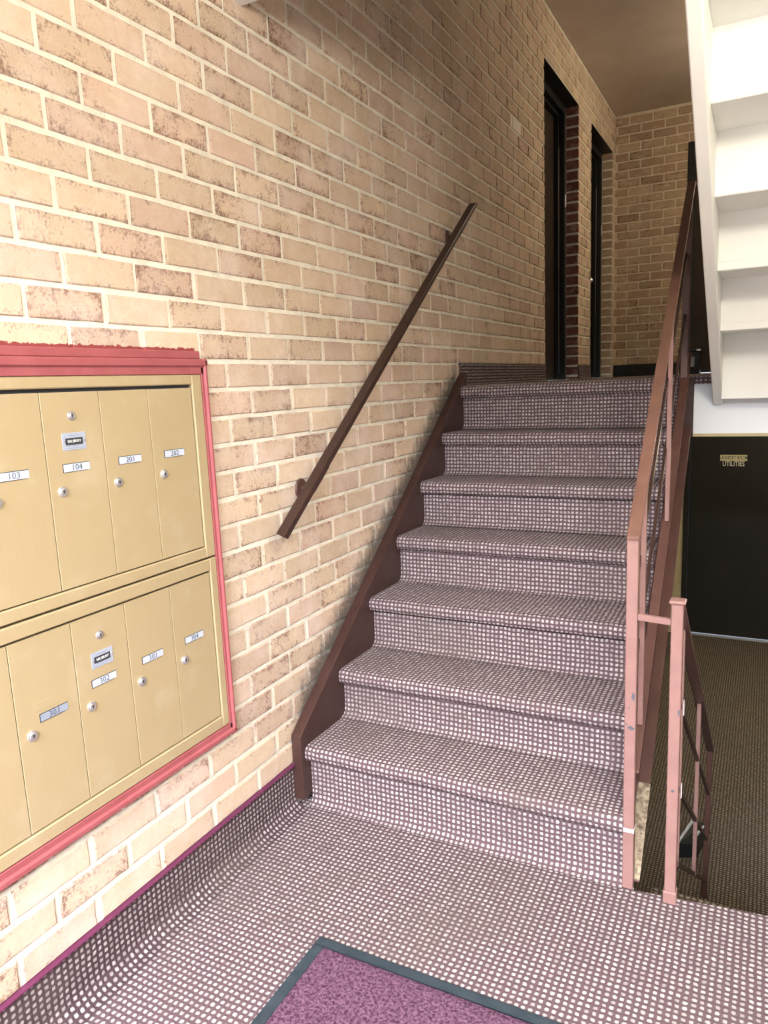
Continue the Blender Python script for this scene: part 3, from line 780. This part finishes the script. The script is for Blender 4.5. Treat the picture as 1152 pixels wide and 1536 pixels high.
def mailbox(label, zt, zb, dt, db, edges, nums, master, gap, labz, lowlab=None):
    t = thing('mailbox_bank', label, 'mailbox', (0, -.54, (zt+zb)/2), 'gold mailbox panels in the red frame')
    yl, yr = edges[0]-.038, -.1265
    MB().box(-.004, .004, yl, yr, zb+.001, zt-.001).build('back_box', 'ink', t)
    def fbar(y0, y1, z0, z1, sl=.0):
        return MB().box(.002, .0165, y0, y1, z0, z1).build('frame_bar', 'gold', t, .0025)
    fbar(edges[-1]+.002, yr, zb, zt); fbar(yl, edges[0]-.002, zb, zt)
    fbar(edges[0]-.002, edges[-1]+.002, zb, db-.003)
    fbar(edges[0]-.002, edges[-1]+.002, dt+.004+gap, zt)
    for i in range(len(edges)-1):
        y0, y1 = edges[i]+.0008, edges[i+1]-.0008
        d = MB().box(.003, .0128, y0, y1, db, dt).build('door', 'gold', t, .0009)
        if nums[i] is None: continue
        ly, lz = y0+.0375, labz
        w_, h_ = .069, .0165
        if nums[i] == lowlab: ly, lz = y0+.052, labz-.020
        MB().box(.0128, .0136, ly, ly+w_, lz-h_/2, lz+h_/2).build('number_plate', 'plate_grey' if nums[i] == lowlab else 'plate', d, .0003)
        b_ = MB(); e = .0011     # thin dark rim, heavier on the left and top
        b_.box(.0128, .0140, ly-e, ly, lz-h_/2-e, lz+h_/2+e); b_.box(.0128, .0140, ly, ly+w_, lz+h_/2, lz+h_/2+e); b_.box(.0128, .0138, ly, ly+w_*.9, lz-h_/2-e*.7, lz-h_/2)
        b_.build('plate_rim', 'ink', d)
        wall_text('number', nums[i], .0185, 'number_ink', d, Vector((.0141, ly+w_*.5, lz-.0002)), 'x', 1.0, 1.05, -.0003)
        if nums[i] == lowlab:
            MB().box(.0128, .0133, y0+.040, y0+.115, labz-.004, labz+.016).build('blank_plate', 'gold', d, .0003)
        def lock(yc, zc, r, bright=True):
            m = MB(); m.cyl((.0128, yc, zc), (1,0,0), r, .004, 24, r*.92); m.cyl((.0168, yc, zc), (1,0,0), r*.66, .002, 20, r*.62)
            m.build('lock', 'chrome', d, .0004)
            m = MB(); m.cyl((.0188, yc, zc+r*.12), (1,0,0), r*.20, .0004, 10); m.box(.0188, .0192, yc-r*.08, yc+r*.08, zc-r*.35, zc+r*.1)
            m.build('keyhole', 'keyhole', d)
        lock(y0+.029, labz-.048, .0118)
        if nums[i] == master:
            yc = y0+.0725; top = dt
            m = MB(); m.cyl((.0128, yc, top-.050), (1,0,0), .0105, .003, 20, .009); m.build('master_lock', 'steel', d, .0005)
            m = MB(); m.cyl((.0158, yc, top-.050), (1,0,0), .0062, .002, 14); m.build('master_lock', 'chrome', d, .0004)
            m = MB(); m.cyl((.0178, yc-.001, top-.048), (1,0,0), .002, .0004, 10); m.box(.0178, .0182, yc-.0018, yc-.0003, top-.0545, top-.049); m.build('keyhole', 'keyhole', d)
            pc = yc; pz = top-.104
            MB().box(.0128, .0137, pc-.0305, pc+.0305, pz-.0185, pz+.0185).build('maker_plate', 'silver', d, .0003)
            MB().box(.0137, .0141, pc-.0225, pc+.0225, pz-.0074, pz+.0074).build('maker_band', 'ink', d)
            wall_text('maker_name', 'SALSBURY', .0082, 'letter_white', d, Vector((.0144, pc, pz+.0002)), 'x', .88, 1.06, -.0001)
            m = MB(); m.box(.0137, .0139, pc-.012, pc+.012, pz+.0115, pz+.0132); m.box(.0137, .0139, pc-.026, pc+.026, pz-.0150, pz-.0138); m.box(.0137, .0139, pc-.016, pc+.017, pz-.0098, pz-.0089)
            m.build('fine_print', 'plate_grey', d)
            for s_ in (-1, 1): MB().cyl((.0137, pc+s_*.0265, pz), (1,0,0), .0022, .0012, 10).build('rivet', 'chrome', d)
    return t
mailbox('upper gold mailbox panel with doors numbered 103, 104, 201 and 202', 1.4035, .9215, 1.370, .953,
        [-.912, -.766, -.6145, -.4625, -.317, -.1645], [None, '103', '104', '201', '202'], '104', .004, 1.2105)
mailbox('lower gold mailbox panel with doors numbered 301 to 304', .9165, .4335, .8790, .4690,
        [-.912, -.757, -.6055, -.4545, -.3055, -.155], [None, '301', '302', '303', '304'], '302', .001, .7235, '301')

# ------------------------------------------------------------------ entrance mat
mt = thing('door_mat', 'purple pile floor mat with dark rubber border on lobby carpet', 'mat', (.83, -1.0, 0))
mx0, mx1, my0, my1, bw = .390, 1.295, -1.75, -.287, .027
b = MB()
for (xa, xb, ya, yb) in ((mx0,mx1,my1-bw,my1),(mx0,mx1,my0,my0+bw),(mx0,mx0+bw,my0+bw,my1-bw),(mx1-bw,mx1,my0+bw,my1-bw)): b.box(xa,xb,ya,yb,.001,.0055)
b.build('rubber_border', 'rubber', mt, .001)
NXm, NYm = 90, 146; v = []; f = []
for j in range(NYm+1):
    for i in range(NXm+1):
        x = mx0+bw+(mx1-mx0-2*bw)*i/NXm; y = my0+bw+(my1-my0-2*bw)*j/NYm
        edge = i in (0, NXm) or j in (0, NYm)
        v.append((x, y, .0035 if edge else .0085+.0022*mnoise.noise(Vector((x*70, y*70, 0)))))
for j in range(NYm):
    for i in range(NXm):
        a = j*(NXm+1)+i; f.append((a, a+1, a+NXm+2, a+NXm+1))
me = bpy.data.meshes.new('pile'); me.from_pydata(v, [], f); me.materials.append(MT['pile'])
for p in me.polygons: p.use_smooth = True
link('pile', me, mt)

# ------------------------------------------------------------------ small dark things
bx = thing('plastic_box', 'small glossy black box with pale label on landing before dark door', 'box', (.735, 5.2, LZ))
m = MB(); m.prism([(.655,5.12,LZ+.0),(.81,5.12,LZ),(.81,5.28,LZ),(.655,5.28,LZ)], [(.645,5.11,LZ+.185),(.82,5.11,LZ+.185),(.82,5.29,LZ+.185),(.645,5.29,LZ+.185)])
m.build('body', 'plastic', bx, .006, 2)
m = MB(); m.box(.640, .825, 5.105, 5.295, LZ+.185, LZ+.205); m.build('lid', 'plastic', bx, .005, 2)
MB().box(.728, .770, 5.1115, 5.1165, LZ+.06, LZ+.14).build('label_sticker', 'plate_grey', bx)
for xx in (.652, .785): MB().box(xx, xx+.032, 5.1, 5.106, LZ+.188, LZ+.202).build('lid_glint', 'chrome', bx, .001)  # chrome slips put in as the glints on the lid corners
bg = thing('plastic_box', 'black carton with torn pale edge lying on basement carpet behind railing', 'box', (1.075, 2.27, BZ))
m = MB(); m.prism([(1.0,2.12,BZ),(1.10,2.17,BZ),(1.15,2.42,BZ),(1.05,2.37,BZ)], [(1.005,2.13,BZ+.085),(1.095,2.175,BZ+.075),(1.14,2.41,BZ+.07),(1.055,2.365,BZ+.085)])
m.build('body', 'plastic', bg, .004, 1)
m = MB(); m.prism([(1.0,2.128,BZ+.080),(1.01,2.125,BZ+.080),(1.065,2.36,BZ+.083),(1.05,2.375,BZ+.083)], [(1.003,2.13,BZ+.092),(1.013,2.132,BZ+.090),(1.062,2.355,BZ+.091),(1.052,2.37,BZ+.092)])
m.build('torn_edge', 'paper', bg)
m = MB(); m.prism([(1.07,2.22,BZ+.078),(1.085,2.22,BZ+.076),(1.12,2.35,BZ+.074),(1.115,2.36,BZ+.074)], [(1.072,2.225,BZ+.087),(1.082,2.225,BZ+.085),(1.117,2.35,BZ+.082),(1.115,2.355,BZ+.082)])
m.build('torn_edge', 'paper', bg)
